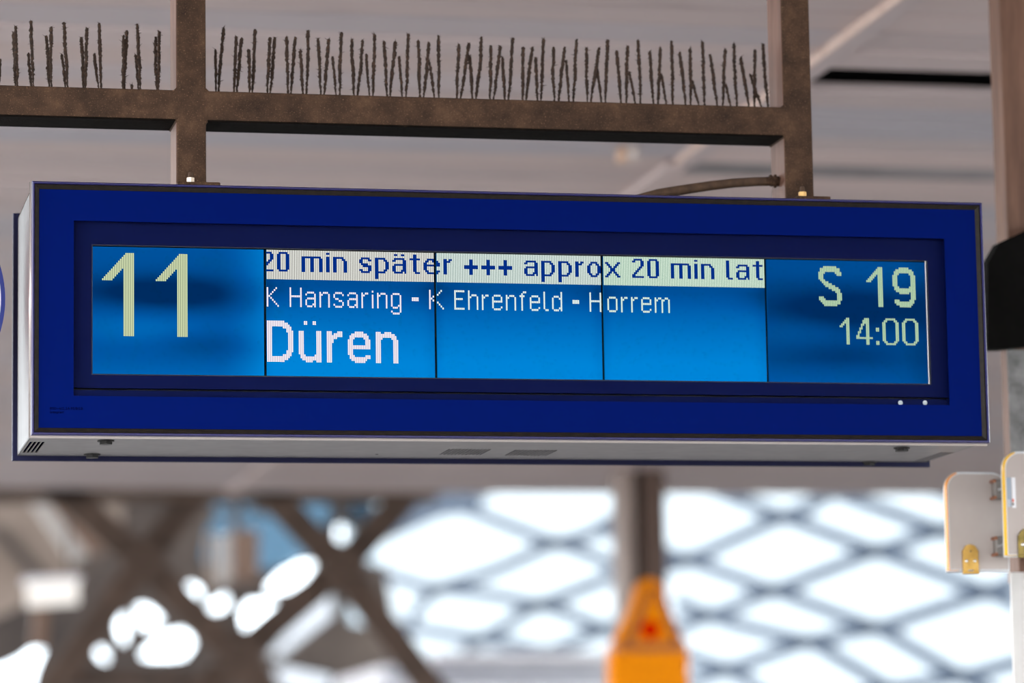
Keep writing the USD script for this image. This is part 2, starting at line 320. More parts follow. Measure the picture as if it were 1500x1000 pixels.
# bezels, front and rear
def trim_profile(y0, s):
    return [(0, y0 + s * 0.003), (-0.002, y0), (-0.0045, y0), (-0.006, y0 + s * 0.003), (-0.006, y0 + s * 0.022), (0, y0 + s * 0.022)]
def gasket_profile(y0, s):
    return [(-0.006, y0 + s * 0.004), (-0.0085, y0 + s * 0.0025), (-0.0155, y0 + s * 0.009), (-0.0168, y0 + s * 0.0105), (-0.0168, y0 + s * 0.022), (-0.006, y0 + s * 0.022)]
board.part('bezel', ring(trim_profile(0, 1), 0, X1, ZB, ZT), M['trim'], label='slim blue front rim')
board.part('gasket', ring(gasket_profile(0, 1), 0, X1, ZB, ZT), M['gasket'], label='dark brown rubber gasket round the front panel')
RI = 0.0078
board.part('bezel', ring([(0, D - 0.003), (-0.002, D), (-0.02, D), (-0.02, D - 0.020), (-0.0015, D - 0.020), (0, D - 0.0185)], -RI, X1 + RI, ZB - RI, ZT + RI), M['shaded_rear_trim'], label='slim blue rear rim with its shade in the colour')
board.part('rear_panel', bx(0.01, X1 - 0.01, D - 0.018, D - 0.008, ZB + 0.01, ZT - 0.01), M['panel'])
# casing
def shell_ring(o_out, o_in, y0, y1): return ring([(o_out, y0), (o_out, y1), (o_in, y1), (o_in, y0)], 0, X1, ZB, ZT)
c = 0.0035
yf, yr = 0.024, D - 0.021
lip = [( -0.006, yf)] + [(-0.002 + 0.0055 * math.sin(a), yf + 0.012 - 0.012 * math.cos(a)) for a in np.linspace(0, math.pi, 9)] + [(-0.006, yf + 0.024)]
board.part('casing_lip', ring(lip, 0, X1, ZB, ZT), M['lip'], smooth=40, label='rounded pale metal edge of the casing')
ys = yf + 0.022
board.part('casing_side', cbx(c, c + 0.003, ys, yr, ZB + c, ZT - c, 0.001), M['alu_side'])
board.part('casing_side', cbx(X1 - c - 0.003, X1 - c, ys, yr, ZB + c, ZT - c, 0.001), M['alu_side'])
board.part('casing_top', bx(c, X1 - c, ys, yr, ZT - c - 0.003, ZT - c), M['hose'], label='dusty brown top sheet')
zb = ZB + c
def slots(n, xa, xb, ya, yb, fr=0.7):
    out = []
    p = (xb - xa) / n
    for i in range(n): out.append(sbox(xa + p * (i + 0.5 - fr / 2), ya, xa + p * (i + 0.5 + fr / 2), yb))
    return out
g1 = atz(657, 657.2, zb), atz(721, 657.6, zb), atz(648, 665.8, zb)
g2 = atz(754, 658.5, zb), atz(818, 659, zb), atz(744, 667, zb)
g3 = atz(43, 647, zb), atz(67, 647, zb), atz(33, 663, zb)
g4 = atz(1378, 662, zb), atz(1412, 662, zb), atz(1357, 680, zb)
vent_groups = [(12, g1), (12, g2), (4, g3), (7, g4)]
bottom = sbox(c, ys, X1 - c, yr)
for n, (a, b, e) in vent_groups:
    for s in slots(n, a[0], b[0], max(a[1], ys + 0.01), min(e[1], yr - 0.01)): bottom = bottom.difference(s)
board.part('casing_floor', slab_xy(bottom, zb, zb + 0.003), M['alu'], label='grey metal underside with vent slots')
for n, (a, b, e) in vent_groups:      # filter plates behind the slots
    board.part('vent_filter', bx(max(a[0] - .01, c + .006), min(b[0] + .01, X1 - c - .006), a[1] - .01, min(e[1] + .01, yr - .004), zb + 0.035, zb + 0.039), M['inside'])
for px, py in ((155, 647.5), (135, 667.5), (1321, 658), (1272, 679)):
    p = atz(px, py, zb - 0.004)
    m = [hexbolt((p[0], p[1], zb), 0.0155, -0.009, (0, 0, 1)), cyl((p[0], p[1], zb), (p[0], p[1], zb - 0.003), 0.019, 20)]
    board.part('bolt', m, M['bolt'])
p = atz(552, 665, zb); board.part('drain_hole', cyl((p[0], p[1], zb - 0.0008), (p[0], p[1], zb + 0.001), 0.003, 12), M['black'])

# blue printed front panel with its window
YP = 0.0095
wl, wr = at(108, 450, YP)[0], at(1390.5, 560, YP)[0]; wt = np.mean([at(110, 322.5, YP)[2], at(1380, 349.5, YP)[2]]); wb = np.mean([at(110, 577.7, YP)[2], at(1390, 594.8, YP)[2]])
panel = sbox(0.0165, ZB + 0.0165, X1 - 0.0165, ZT - 0.0165).difference(sbox(wl, wb, wr, wt))
pp = board.part('front_panel', slab_xz(panel, YP, YP + 0.004), M['panel'], label='royal blue printed panel round the window')
def text_on(s, px, py, hpx, Y, bold=False):
    a = at(px, py, Y); h = hpx * 0.00149
    t = meshkit.text_mesh(s, h, 0.0004, bold); v = t.vertices.copy()
    t.vertices = np.stack([v[:, 0] + a[0], Y - v[:, 2], v[:, 1] + a[2]], 1); return t
board.part('lettering', [text_on('RSD-4/1,1A PI/B/LB', 73, 599.6, 3.6, YP - 0.0001), text_on('Integriert', 73, 605, 3.4, YP - 0.0001)], M['print'], parent=pp, label='tiny dark type marking in the lower left corner')
board.part('window_glass', bx(wl - .004, wr + .004, YP + 0.0045, YP + 0.0055, wb - .004, wt + .004), M['front_glass'], label='clear pane over the screens')
board.part('recess_liner', slab_xz(sbox(wl - 0.012, wb - 0.012, wr + 0.012, wt + 0.012).difference(sbox(wl - 0.006, wb - 0.006, wr + 0.006, wt + 0.006)), YP + 0.006, 0.06), M['liner'])
board.part('back_plate', bx(wl - .006, wr + .006, 0.05, 0.056, wb - .006, wt + .006), M['black'])
# navy mask round the screens, stepped rail below it
YM = 0.030
mz0 = np.mean([at(300, 572, YM)[2] - 0.001, at(1300, 574.5 + 3.5, YM)[2]]); mr = at(1388, 470, YM)[0]
so = sbox(x_screen0 - 0.003, z_screen0 - 0.003, x_screen1 + 0.005, z_screen1 + 0.003)
mask = sbox(wl - 0.005, mz0, mr, wt + 0.005).difference(so)
board.part('mask_frame', slab_xz(mask, YM, YM + 0.012), M['mask'], label='navy mask frame round the screens')
board.part('mask_edge', [ring([(0.0005, YM - 0.002), (0.0005, YM), (-0.0018, YM), (-0.0018, YM - 0.002)], x_screen0 - 0.003, x_screen1 + 0.005, z_screen0 - 0.003, z_screen1 + 0.003)], M['liner'])
xe = at(1357.5, 470, YM)[0]
board.part('edge_strip', bx(xe - 0.001, xe + 0.0012, YM - 0.003, YM, z_screen0 - 0.002, z_screen1 + 0.002), M['lip'], label='thin pale strip at the right edge of the screens')
rz1 = mz0 - 0.0055
rail = board.part('lower_rail', bx(wl - 0.005, at(1390, 585, 0.026)[0], 0.026, 0.045, wb - 0.005, rz1), M['mask'])
for px in (1319, 1355):
    p = at(px, 589.7, 0.026)
    m = trimesh.creation.icosphere(2, 0.0056); m.apply_scale([1, 0.45, 1]); m.apply_translation(p)
    board.part('screw', m, M['white_dot'], parent=rail, smooth=True, label='round white screw head')

# ---- dot-matrix lettering
def G(*rows): return [r.ljust(max(map(len, rows)), '.') for r in rows]
THIN = {  # rows 0-9 caps, up to 12 for descenders
 'K': G('#....#.', '#...#..', '#..#...', '#.#....', '##.....', '#.#....', '#..#...', '#...#..', '#....#.', '#.....#'),
 'H': G(*['#.....#'] * 4, '#######', *['#.....#'] * 5),
 'a': G('', '', '.####.', '#....#', '.....#', '.#####', '#....#', '#....#', '#...##', '.###.#'),
 'n': G('', '', '#.###.', '##...#', *['#....#'] * 6),
 's': G('', '', '.####.', '#....#', '#.....', '.##...', '...##.', '.....#', '#....#', '.####.'),
 'r': G('', '', '#.##', '##..', *['#...'] * 6),
 'i': G('', '#', '', '#', '#', '#', '#', '#', '#', '#'),
 'g': G('', '', '.####.', *['#....#'] * 5, '#...##', '.###.#', '.....#', '#....#', '.####.'),
 '-': G('', '', '', '', '####', '####'),
 'E': G('######', '#.....', '#.....', '#.....', '#####.', '#.....', '#.....', '#.....', '#.....', '######'),
 'h': G('#.....', '#.....', '#.###.', '##...#', *['#....#'] * 6),
 'e': G('', '', '.####.', '#....#', '#....#', '######', '#.....', '#.....', '#....#', '.####.'),
 'f': G('..##', '.#..', '###.', *['.#..'] * 7),
 'l': G(*['#..'] * 9, '.##'),
 'd': G('.....#', '.....#', '.###.#', '#...##', *['#....#'] * 4, '#...##', '.###.#'),
 'o': G('', '', '.####.', *['#....#'] * 6, '.####.'),
 'm': G('', '', '#.##..##.', '##..##..#', *['#...#...#'] * 6)}
BOLD = {  # row 0 is the banner's row 1
 '0': G('.#####.', *['##...##'] * 8, '.#####.'),
 '2': G('.#####.', '##...##', '.....##', '.....##', '....##.', '...##..', '..##...', '.##....', '##.....', '#######'),
 'm': G('', '', '###########.', '##...##...##', *['##...##...##'] * 6),
 'i': G('##', '', '##', '##', '##', '##', '##', '##', '##', '##'),
 'n': G('', '', '######..', '##...##.', *['##....##'] * 6),
 's': G('', '', '.#####.', '##...##', '##.....', '.####..', '..#####', '.....##', '##...##', '.#####.'),
 'p': G('', '', '######..', '##...##.', *['##....##'] * 4, '##...##.', '######..', '##......', '##......', '##......'),
 'a': G('', '', '.######.', '##....##', '......##', '.#######', '##....##', '##....##', '##...###', '.#####.#'),
 'ä': G('.##..##.', '', '.######.', '##....##', '......##', '.#######', '##....##', '##....##', '##...###', '.#####.#'),
 't': G('..##..', '..##..', '######', *['..##..'] * 6, '...###'),
 'e': G('', '', '..####..', '.##..##.', '##....##', '########', '##......', '##......', '.##...##', '..#####.'),
 'r': G('', '', '##.##', '####.', *['##...'] * 6),
 '+': G('', '', '...##...', '...##...', '...##...', '########', '########', '...##...', '...##...', '...##...'),
 'o': G('', '', '..####..', '.##..##.', *['##....##'] * 4, '.##..##.', '..####..'),
 'x': G('', '', '##.....##', '.##...##.', '..##.##..', '...###...', '...###...', '..##.##..', '.##...##.', '##.....##'),
 'l': G(*['##..'] * 9, '.###')}
def grid_put(S, glyph, col, row):
    for r, line in enumerate(glyph):
        for q, ch in enumerate(line):
            if ch == '#' and 0 <= col + q < S.shape[1] and 0 <= row + r < S.shape[0]: S[row + r, col + q] = True
def runs_put(S, cols, col, row):
    for q, rr in enumerate(cols):
        for a, b in rr: S[row + a:row + b + 1, col + q] = True
S = np.zeros((64, 480), bool); INV = np.zeros((64, 480), bool)
# thin line: K Hansaring - K Ehrenfeld - Horrem
col = 96
for ch, adv in [('K', 13), ('H', 9), ('a', 8), ('n', 8), ('s', 8), ('a', 8), ('r', 6), ('i', 3), ('n', 8), ('g', 12), ('-', 10), ('K', 13), ('E', 8), ('h', 8), ('r', 6), ('e', 8), ('n', 8), ('f', 6), ('e', 8), ('l', 5), ('d', 12), ('-', 10), ('H', 9), ('o', 8), ('r', 6), ('r', 6), ('e', 8), ('m', 0)]:
    grid_put(S, THIN[ch], col, 19); col += adv
# banner: 20 min später +++ approx 20 min lat
for ch, cc in [('2', -3), ('0', 6), ('m', 20), ('i', 34), ('n', 38), ('s', 53), ('p', 62), ('ä', 72), ('t', 82), ('e', 90), ('r', 100), ('+', 112), ('+', 122), ('+', 132), ('a', 147), ('p', 157), ('p', 167), ('r', 177), ('o', 184), ('x', 193),
               ('2', 209), ('0', 218), ('m', 232), ('i', 246), ('n', 250), ('l', 265), ('a', 271), ('t', 281)]:
    T = np.zeros((64, 288), bool); grid_put(T, BOLD[ch], cc, 1); INV[:, 96:384] |= T
band = np.zeros_like(S); band[0:15, 96:384] = True
S |= band & ~INV
# Dueren, 21 rows
Dg = [[(0, 20)]] * 3 + [[(0, 2), (18, 20)]] * 6 + [[(0, 3), (17, 20)], [(1, 3), (17, 19)], [(1, 5), (15, 19)], [(2, 18)], [(3, 17)], [(5, 15)]]
ug = [[(5, 16)], [(5, 18)], [(5, 19)], [(0, 1), (17, 19)], [(0, 1), (18, 20)], [(18, 20)], [(18, 20)], [(18, 20)], [(0, 1), (18, 19)], [(0, 1), (17, 19)], [(5, 20)], [(5, 20)], [(5, 20)]]
rg = [[(5, 20)]] * 3 + [[(7, 10)], [(6, 8)], [(6, 8)], [(5, 7)], [(5, 7)], [(5, 7)]]
eg = [[(9, 16)], [(7, 18)], [(6, 19)], [(6, 8), (12, 13), (17, 19)]] + [[(5, 7), (12, 13), (18, 20)]] * 5 + [[(6, 8), (12, 13), (18, 20)], [(6, 13), (17, 19)], [(7, 13), (17, 18)], [(9, 13), (17, 18)]]
ng = [[(5, 20)]] * 3 + [[(6, 8)], [(6, 7)]] + [[(5, 7)]] * 4 + [[(6, 8)], [(6, 20)], [(7, 20)], [(9, 20)]]
for g, cc in ((Dg, 0), (ug, 18), (rg, 34), (eg, 46), (ng, 62)): runs_put(S, g, 96 + cc, 36)
# 11
one = [[(13 - k, 13 if k <= 5 else 18 - k)] for k in range(12)] + [[(1, 41)]] + [[(0, 41)]] * 5
runs_put(S, one, 5, 3); runs_put(S, one, 35, 3)
# S 19
Sg = [[(3, 6), (16, 17)], [(1, 7), (16, 18)], [(1, 8), (16, 19)], [(0, 3), (7, 9), (17, 20)], [(0, 2), (8, 10), (18, 20)], [(0, 2), (8, 10), (18, 20)], [(0, 2), (9, 11), (18, 20)], [(0, 2), (9, 11), (18, 20)], [(0, 2), (10, 12), (18, 20)],
      [(0, 2), (10, 12), (18, 20)], [(0, 3), (11, 13), (18, 20)], [(1, 4), (11, 19)], [(1, 4), (12, 19)], [(3, 4), (14, 17)]]
o21 = [[(7, 7)], [(6, 7)], [(5, 7)], [(4, 6)], [(3, 5)], [(2, 4)], [(1, 3)], [(0, 20)], [(0, 20)], [(0, 20)]]
nin = [[(4, 9)], [(2, 11), (17, 18)], [(1, 12), (17, 19)], [(1, 3), (10, 12), (17, 19)]] + [[(0, 2), (11, 13), (18, 20)]] * 6 + [[(1, 3), (10, 12), (17, 20)], [(1, 19)], [(2, 18)], [(4, 16)]]
runs_put(S, Sg, 384 + 31, 3); runs_put(S, o21, 384 + 60, 3); runs_put(S, nin, 384 + 76, 3)
# 14:00
o14 = [[(4, 4)], [(3, 4)], [(2, 3)], [(1, 2)], [(0, 13)], [(0, 13)]]
f14 = [[(9, 10)], [(7, 10)], [(5, 7), (10, 10)], [(3, 5), (10, 10)], [(1, 3), (10, 10)], [(0, 2), (10, 10)], [(0, 13)], [(0, 13)], [(10, 10)], [(10, 10)]]
c14 = [[(5, 6), (12, 13)]] * 2
z14 = [[(2, 11)], [(1, 12)], [(0, 1), (12, 13)]] + [[(0, 0), (13, 13)]] * 4 + [[(0, 1), (12, 13)], [(1, 12)], [(2, 11)]]
for g, cc in ((o14, 43), (f14, 53), (c14, 65), (z14, 69), (z14, 81)): runs_put(S, g, 384 + cc, 30)

def cells(mask, x0, y, z1):
    """one quad pair per vertical run of lit dots"""
    V, Fc = [], []
    for q in range(mask.shape[1]):
        d = np.diff(np.concatenate([[0], mask[:, q].astype(int), [0]])); st, en = np.where(d == 1)[0], np.where(d == -1)[0]
        for a, b in zip(st, en):
            i = len(V); xa, xb, za, zc = x0 + q * PX, x0 + (q + 1) * PX, z1 - b * PZ, z1 - a * PZ
            V += [(xa, y, za), (xb, y, za), (xb, y, zc), (xa, y, zc)]; Fc += [(i, i + 1, i + 2), (i, i + 2, i + 3)]
    return trimesh.Trimesh(np.array(V), np.array(Fc), process=False)
def lin(c): c = np.array(c, float) / 255; return np.where(c <= 0.04045, c / 12.92, ((c + 0.055) / 1.055) ** 2.4)
def glow(k, u, v):
    """backlight of module k; u from left, v from top, both 0..1"""
    lo, mid, hi = lin((0, 44, 96)), lin((0, 88, 165)), lin((0, 134, 216))
    g = lambda x, c0, s: np.exp(-((x - c0) / s) ** 2)
    if k == 0:
        t = 0.42 - 0.62 * g(v, 0.36, 0.15) * g(u, 0.45, 0.48) + 0.24 * g(v, 0.62, 0.16) * g(u, 0.3, 0.5) - 0.20 * g(v, 0.75, 0.1) * g(u, 0.65, 0.25) + 0.40 * np.clip((u - 0.72) / 0.28, 0, 1) ** 1.5 + 0.18 * np.clip((v - 0.8) / 0.2, 0, 1) - 0.35 * g(v, 0.34, 0.12) * np.clip(1 - u / 0.3, 0, 1) * 0.3
    elif k == 4:
        t = 0.26 - 0.40 * g(v, 0.40, 0.17) * g(u, 0.5, 0.55) + 0.16 * g(v, 0.58, 0.12) * g(u, 0.15, 0.35) - 0.16 * g(v, 0.78, 0.1) * g(u, 0.45, 0.35) + 0.22 * np.clip((v - 0.82) / 0.18, 0, 1) * (1 - 0.5 * u) + 0.08 * g(v, 0.06, 0.1) - 0.14 * np.clip((u - 0.85) / 0.15, 0, 1)
    else:
        t = 0.36 + 0.66 * np.clip((v - 0.28) / 0.62, 0, 1) ** 0.8 - 0.18 * g(v, 0.33, 0.1) * (g(u, 0.0, 0.16) + g(u, 1, 0.16)) - 0.10 * (g(u, 1.0, 0.05) + g(u, 0, 0.03))
    t = np.clip(t, 0, 1)[..., None]
    return np.where(t < 0.5, lo + (mid - lo) * t * 2, mid + (hi - mid) * (t - 0.5) * 2)
LET = [((226, 234, 186), (146, 158, 128)), ((255, 252, 255), (206, 188, 206)), ((250, 255, 252), (176, 200, 196)), ((246, 255, 244), (166, 200, 184)), ((216, 232, 188), (108, 158, 138))]
for k in range(5):
    x0 = x_screen0 + k * (MW + GAP); nu, nv = 40, 28
    uu, vv = np.meshgrid(np.linspace(0, 1, nu + 1), np.linspace(0, 1, nv + 1))
    front = np.stack([x0 + uu * MW, np.full_like(uu, 0.035), z_screen1 - vv * (z_screen1 - z_screen0)], -1).reshape(-1, 3)
    idx = np.arange((nu + 1) * (nv + 1)).reshape(nv + 1, nu + 1); a, b, e, d = idx[:-1, :-1].ravel(), idx[:-1, 1:].ravel(), idx[1:, 1:].ravel(), idx[1:, :-1].ravel()
    fcs = np.vstack([np.stack([a, d, e], 1), np.stack([a, e, b], 1)])
    rearv = np.array([(x0, 0.047, z_screen1), (x0 + MW, 0.047, z_screen1), (x0 + MW, 0.047, z_screen0), (x0, 0.047, z_screen0)]); n0 = len(front)
    cn = [idx[0, 0], idx[0, -1], idx[-1, -1], idx[-1, 0]]
    extra = [(n0, n0 + 1, n0 + 2), (n0, n0 + 2, n0 + 3)]
    for i in range(4): j = (i + 1) % 4; extra += [(cn[i], cn[j], n0 + j), (cn[i], n0 + j, n0 + i)]
    mesh = trimesh.Trimesh(np.vstack([front, rearv]), np.vstack([fcs, extra]), process=False)
    path = board.part('display_module', mesh, M['lcd'], label=['screen showing platform 11', 'screen with Düren and the start of the banner', 'screen with Ehrenfeld and three plus signs', 'screen with the end of the banner', 'screen showing S 19 and 14:00'][k])
    col3 = np.vstack([glow(k, uu, vv).reshape(-1, 3), np.zeros((4, 3))])
    UsdGeom.PrimvarsAPI(stage.GetPrimAtPath(path)).CreatePrimvar('glow', Sdf.ValueTypeNames.Color3fArray, 'vertex').Set(Vt.Vec3fArray.FromNumpy(col3.astype(np.float32)))
    part = S[:, k * 96:(k + 1) * 96]; bp = band[:, k * 96:(k + 1) * 96]
    hi, lo = LET[k]
    board.part('lettering', cells(part & ~bp, x0, 0.0345, z_screen1), lettering_material(f'letters_{k}', lin(hi), lin(lo), x0), parent=path, label='pale dot-matrix lettering')
    if bp.any():
        bhi, blo = [((250, 250, 240), (146, 142, 136)), ((244, 252, 244), (136, 158, 150)), ((240, 252, 232), (128, 170, 148))][k - 1]
        board.part('banner', cells(part & bp, x0, 0.0345, z_screen1), lettering_material(f'banner_{k}', lin(bhi), lin(blo), x0), parent=path, label='pale banner with dark cut-out lettering')
        inv = INV[:, k * 96:(k + 1) * 96] & bp
        board.part('banner_lettering', cells(inv, x0, 0.0345, z_screen1), lettering_material(f'banner_letters_{k}', lin((2, 58, 150)), lin((6, 30, 112)), x0), parent=path, label='dark blue banner lettering')

# ================================================================== HANGING FRAME
Y0, Y1 = 0.18, 0.30
frame = Thing('hanging_frame', (1.1, 0.24, ZB + 0.58), label='brown rusty steel frame of two posts and a crossbar holding the blue board', cat='steel frame')
def vpost(x0, x1, z0, z1): return slab_xy(rrect(x0, Y0, x1, Y1, 0.005), z0, z1)
xa0, xa1, xb0, xb1 = 0.3412, 0.4084, 1.7787, 1.8476
cz0, cz1 = ZB + 0.744, ZB + 0.8143
zfoot = at(285, 266.0, 0.075)[2]
frame.part('post', vpost(xa0, xa1, zfoot, ZC + 0.1), M['steel'], smooth=35)
frame.part('post', vpost(xb0, xb1, zfoot, ZC + 0.1), M['steel'], smooth=35)
M['lit_side'] = noisy('lit_side_paint', [(0.3, (0.13, 0.06, 0.038)), (0.55, (0.19, 0.092, 0.06)), (0.75, (0.24, 0.125, 0.085))], 12, rough=0.55, bump=0.15, stretch=(2, 2, 0.4))  # post sides: light from the left put into a paler colour
M['shade_grime'] = noisy('black_shade_grime', [(0.3, (0.004, 0.003, 0.0025)), (0.65, (0.010, 0.007, 0.005)), (0.8, (0.03, 0.018, 0.011))], 60, rough=0.95, bump=0.6, specular_ior_level=0.1)  # near-black grime, deepened to stand for the shade under the crossbar
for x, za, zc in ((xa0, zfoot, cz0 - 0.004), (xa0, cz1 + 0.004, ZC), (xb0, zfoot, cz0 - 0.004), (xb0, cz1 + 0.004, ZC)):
    frame.part('side_strip', cbx(x - 0.0012, x + 0.001, Y0 + 0.004, Y1 - 0.004, za, zc, 0.0005), M['lit_side'], label='smoother pinkish brown side of the post, coloured paler to look lit')
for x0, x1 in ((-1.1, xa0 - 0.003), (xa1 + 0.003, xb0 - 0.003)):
    frame.part('grime_crust', cbx(x0, x1, Y0 + 0.001, Y1 - 0.002, cz0 - 0.002, cz0 + 0.003, 0.0008), M['shade_grime'], label='grimy black strip painting the shade on the underside of the crossbar')
def hbar(x0, x1): return slab_yz(rrect(Y0, cz0, Y1, cz1, 0.006), x0, x1)
frame.part('crossbar', hbar(-1.1, xa0 + 0.003), M['steel'], smooth=35)
frame.part('crossbar', hbar(xa1 - 0.003, xb0 + 0.003), M['steel'], smooth=35)
for x, z, sx, sz in ((xa0, cz0, -1, -1), (xa0, cz1, -1, 1), (xa1, cz0, 1, -1), (xa1, cz1, 1, 1), (xb0, cz0, -1, -1), (xb0, cz1, -1, 1)):
    t = Polygon([(x - sx * .002, z - sz * .002), (x + sx * 0.008, z - sz * 0.002), (x - sx * .002, z + sz * 0.008)])
    frame.part('weld', slab_xz(t, Y0 + 0.002, Y1 - 0.002), M['steel'])
for (x0, x1, bpx, bpy, nut) in ((xa0 - 0.012, at(323, 267, .075)[0], 279, 266, 'bright_nut'), (xb0 - 0.004, at(1217, 290, .075)[0], 1175.5, 289, 'brass')):
    fp = frame.part('foot_plate', cbx(x0, x1, 0.075, 0.34, ZT - 0.002, zfoot, 0.002), M['steel'])
    b = at(bpx, bpy, 0.10); 
    frame.part('nut', [hexbolt((b[0], 0.10, zfoot - 0.001), 0.0095, 0.014, (0, 0, 1)), cyl((b[0], .10, zfoot), (b[0], .10, zfoot + 0.002), 0.012, 16)], M[nut], parent=fp, label='bright hexagon nut')
    frame.part('threaded_rod', tube([(b[0], .10, zfoot + 0.012), (b[0], .10, zfoot + 0.024), (b[0], .10, zfoot + 0.026)], [0.0058, 0.0056, 0.004], 10), M['hose'], parent=fp)

hose = Thing('cable_conduit', tuple(at(1140, 266, 0.22)), label='brown cable conduit curving from the right post to behind the board', cat='pipe')
cp = [np.array([xb0 - 0.002, 0.235, at(1142, 265.5, 0.235)[2]]), at(1110, 266, 0.235), at(1075, 268, 0.235), at(1040, 272, 0.235), at(1000, 278, 0.235), at(965, 284, 0.235), at(940, 291, 0.235), at(920, 297, 0.235)]
hose.part('pipe', tube(cp, [0.0105, 0.0105, 0.0108, 0.0112, 0.0117, 0.0122, 0.0125, 0.0125], 14), M['hose'], smooth=50)
hose.part('collar', [cyl(at(1128, 265.5, .235), np.array([xb0 - 0.0015, 0.235, at(1142, 265.5, 0.235)[2]]), 0.0125, 8), cyl(at(1121, 265.8, .235), at(1128.2, 265.5, .235), 0.0108, 16)], M['steel'], label='knobbly threaded collar at the post')
lump = []
for a in range(7):
    s = trimesh.creation.icosphere(1, 0.0035 + 0.0015 * rng.random()); ang = a * 0.9 + rng.random() * .3
    s.apply_translation(np.array([xb0 - 0.008 - 0.012 * rng.random(), 0.235, at(1135, 265.5, .235)[2]]) + np.array([0, 0.0125 * math.cos(ang), 0.0125 * math.sin(ang)])); lump.append(s)
hose.part('rust_lump', lump, M['steel'], kind='stuff')

# ================================================================== BIRD SPIKES
SP = []
def crop(ox, oy, s, items): SP.extend([(ox + a / s, oy + b / s, ox + c_ / s, oy + d / s) for a, b, c_, d in items])
crop(0, 20, 6, [(-8, 620, 2, 400), (135, 622, 120, 175), (151, 622, 137, 112), (273, 625, 248, 343), (293, 625, 272, 62), (432, 628, 408, 195), (450, 628, 450, 113), (573, 632, 542, 355), (592, 632, 563, 75), (733, 635, 714, 208), (752, 635, 763, 122),
    (866, 638, 828, 352), (889, 640, 872, 83), (1080, 642, 1085, 192), (1092, 643, 1115, 145), (1160, 645, 1160, 622), (1214, 647, 1192, 360), (1232, 647, 1205, 92), (1376, 650, 1368, 200), (1390, 650, 1400, 158)])
crop(300, 30, 8.3333, [(137, 835, 130, 352), (172, 838, 232, 88), (355, 840, 385, 198), (392, 840, 452, 208), (547, 850, 535, 348), (582, 850, 615, 105), (765, 855, 795, 205), (800, 855, 855, 205), (1013, 860, 1000, 198), (1055, 860, 1105, 200), (1198, 868, 1165, 362), (1240, 868, 1262, 118), (1417, 870, 1380, 225)])
crop(460, 30, 8.3333, [(125, 875, 180, 228), (265, 880, 225, 438), (315, 882, 335, 140), (487, 885, 462, 235), (533, 885, 595, 238), (672, 890, 638, 405), (718, 892, 738, 162), (890, 898, 855, 252), (935, 900, 992, 255), (1073, 903, 1038, 440), (1122, 905, 1150, 165), (1293, 910, 1272, 243), (1338, 912, 1402, 265), (1465, 915, 1405, 490)])
crop(620, 40, 8.3333, [(187, 835, 185, 95), (412, 840, 435, 208), (460, 843, 560, 195), (597, 848, 565, 345), (645, 850, 712, 112), (815, 855, 825, 220), (860, 857, 940, 230), (993, 862, 965, 362), (1040, 863, 1095, 125), (1213, 867, 1218, 240), (1260, 868, 1335, 238), (1393, 873, 1372, 368), (1438, 873, 1468, 140)])
crop(780, 40, 8.3333, [(270, 878, 258, 240), (320, 880, 395, 245), (445, 885, 410, 402), (500, 887, 535, 150), (668, 890, 660, 252), (718, 893, 812, 248), (838, 897, 785, 470), (893, 898, 918, 155), (1080, 902, 1025, 282), (1145, 905, 1162, 230), (1250, 908, 1180, 540), (1315, 908, 1290, 150), (1475, 912, 1432, 290)])
crop(940, 45, 7.5, [(180, 785, 205, 183), (268, 788, 212, 470), (338, 790, 328, 112), (480, 795, 418, 240), (535, 797, 533, 193), (622, 800, 555, 545), (690, 803, 668, 122), (825, 805, 750, 262), (890, 808, 918, 205), (975, 812, 925, 590), (1042, 813, 1012, 140), (1175, 818, 1085, 292), (1237, 820, 1243, 205), (1310, 822, 1190, 475), (1385, 825, 1330, 145)])
strips = [(-400, 165, 'row of dirt-caked bird spikes at the left edge, left of the left post'), (165, 260, 'shortest row of dirt-caked bird spikes, right up against the left post'),
          (300, 655, 'row of dirt-caked bird spikes on the crossbar just right of the left post'), (655, 1200, 'longest row of dirt-caked bird spikes, on the crossbar left of the right post')]
def spike(p0, p1, r, seed):
    g = np.random.default_rng(seed); L = np.linalg.norm(p1 - p0); n = max(4, int(L / 0.0032)); t = np.linspace(0, 1, n)
    path = p0 + (p1 - p0) * t[:, None]; bend = g.normal(0, 0.0011, (n, 3)); bend = np.cumsum(bend - bend.mean(0), 0) * 0.25; path = path + bend * (t * (1 - t) * 4)[:, None]
    prof = np.clip(0.42 + 1.6 * t, 0, 1) * (0.75 + 0.5 * g.random(n)); prof[-1] *= 0.55; prof[0] = 0.35
    m = tube(path, r * prof, 6)
    m.vertices[:n * 6] += g.normal(0, r * 0.16, (n * 6, 3))
    out = [m]
    for q in range(int(L / 0.0021)):           # curling flakes of lint and dirt
        i = g.integers(n // 6, n); b = path[i]; a = g.uniform(0, 2 * math.pi); dr = np.array([math.cos(a), 0.35 * math.sin(a), g.uniform(-.6, .9)]); dr /= np.linalg.norm(dr)
        s = r * g.uniform(1.1, 2.0) * (1.7 if g.random() < 0.06 else 1); w = r * g.uniform(0.18, 0.4); sd = np.cross(dr, [0, 1, 0.2]); sd /= np.linalg.norm(sd); up = np.cross(dr, sd)
        V = np.array([b + sd * w, b - sd * w, b + up * w, b + dr * s + np.array([0, 0, g.uniform(-.4, .8) * r])]); out.append(trimesh.Trimesh(V, [(0, 1, 3), (1, 2, 3), (2, 0, 3), (0, 2, 1)], process=False))
    return trimesh.util.concatenate(out)
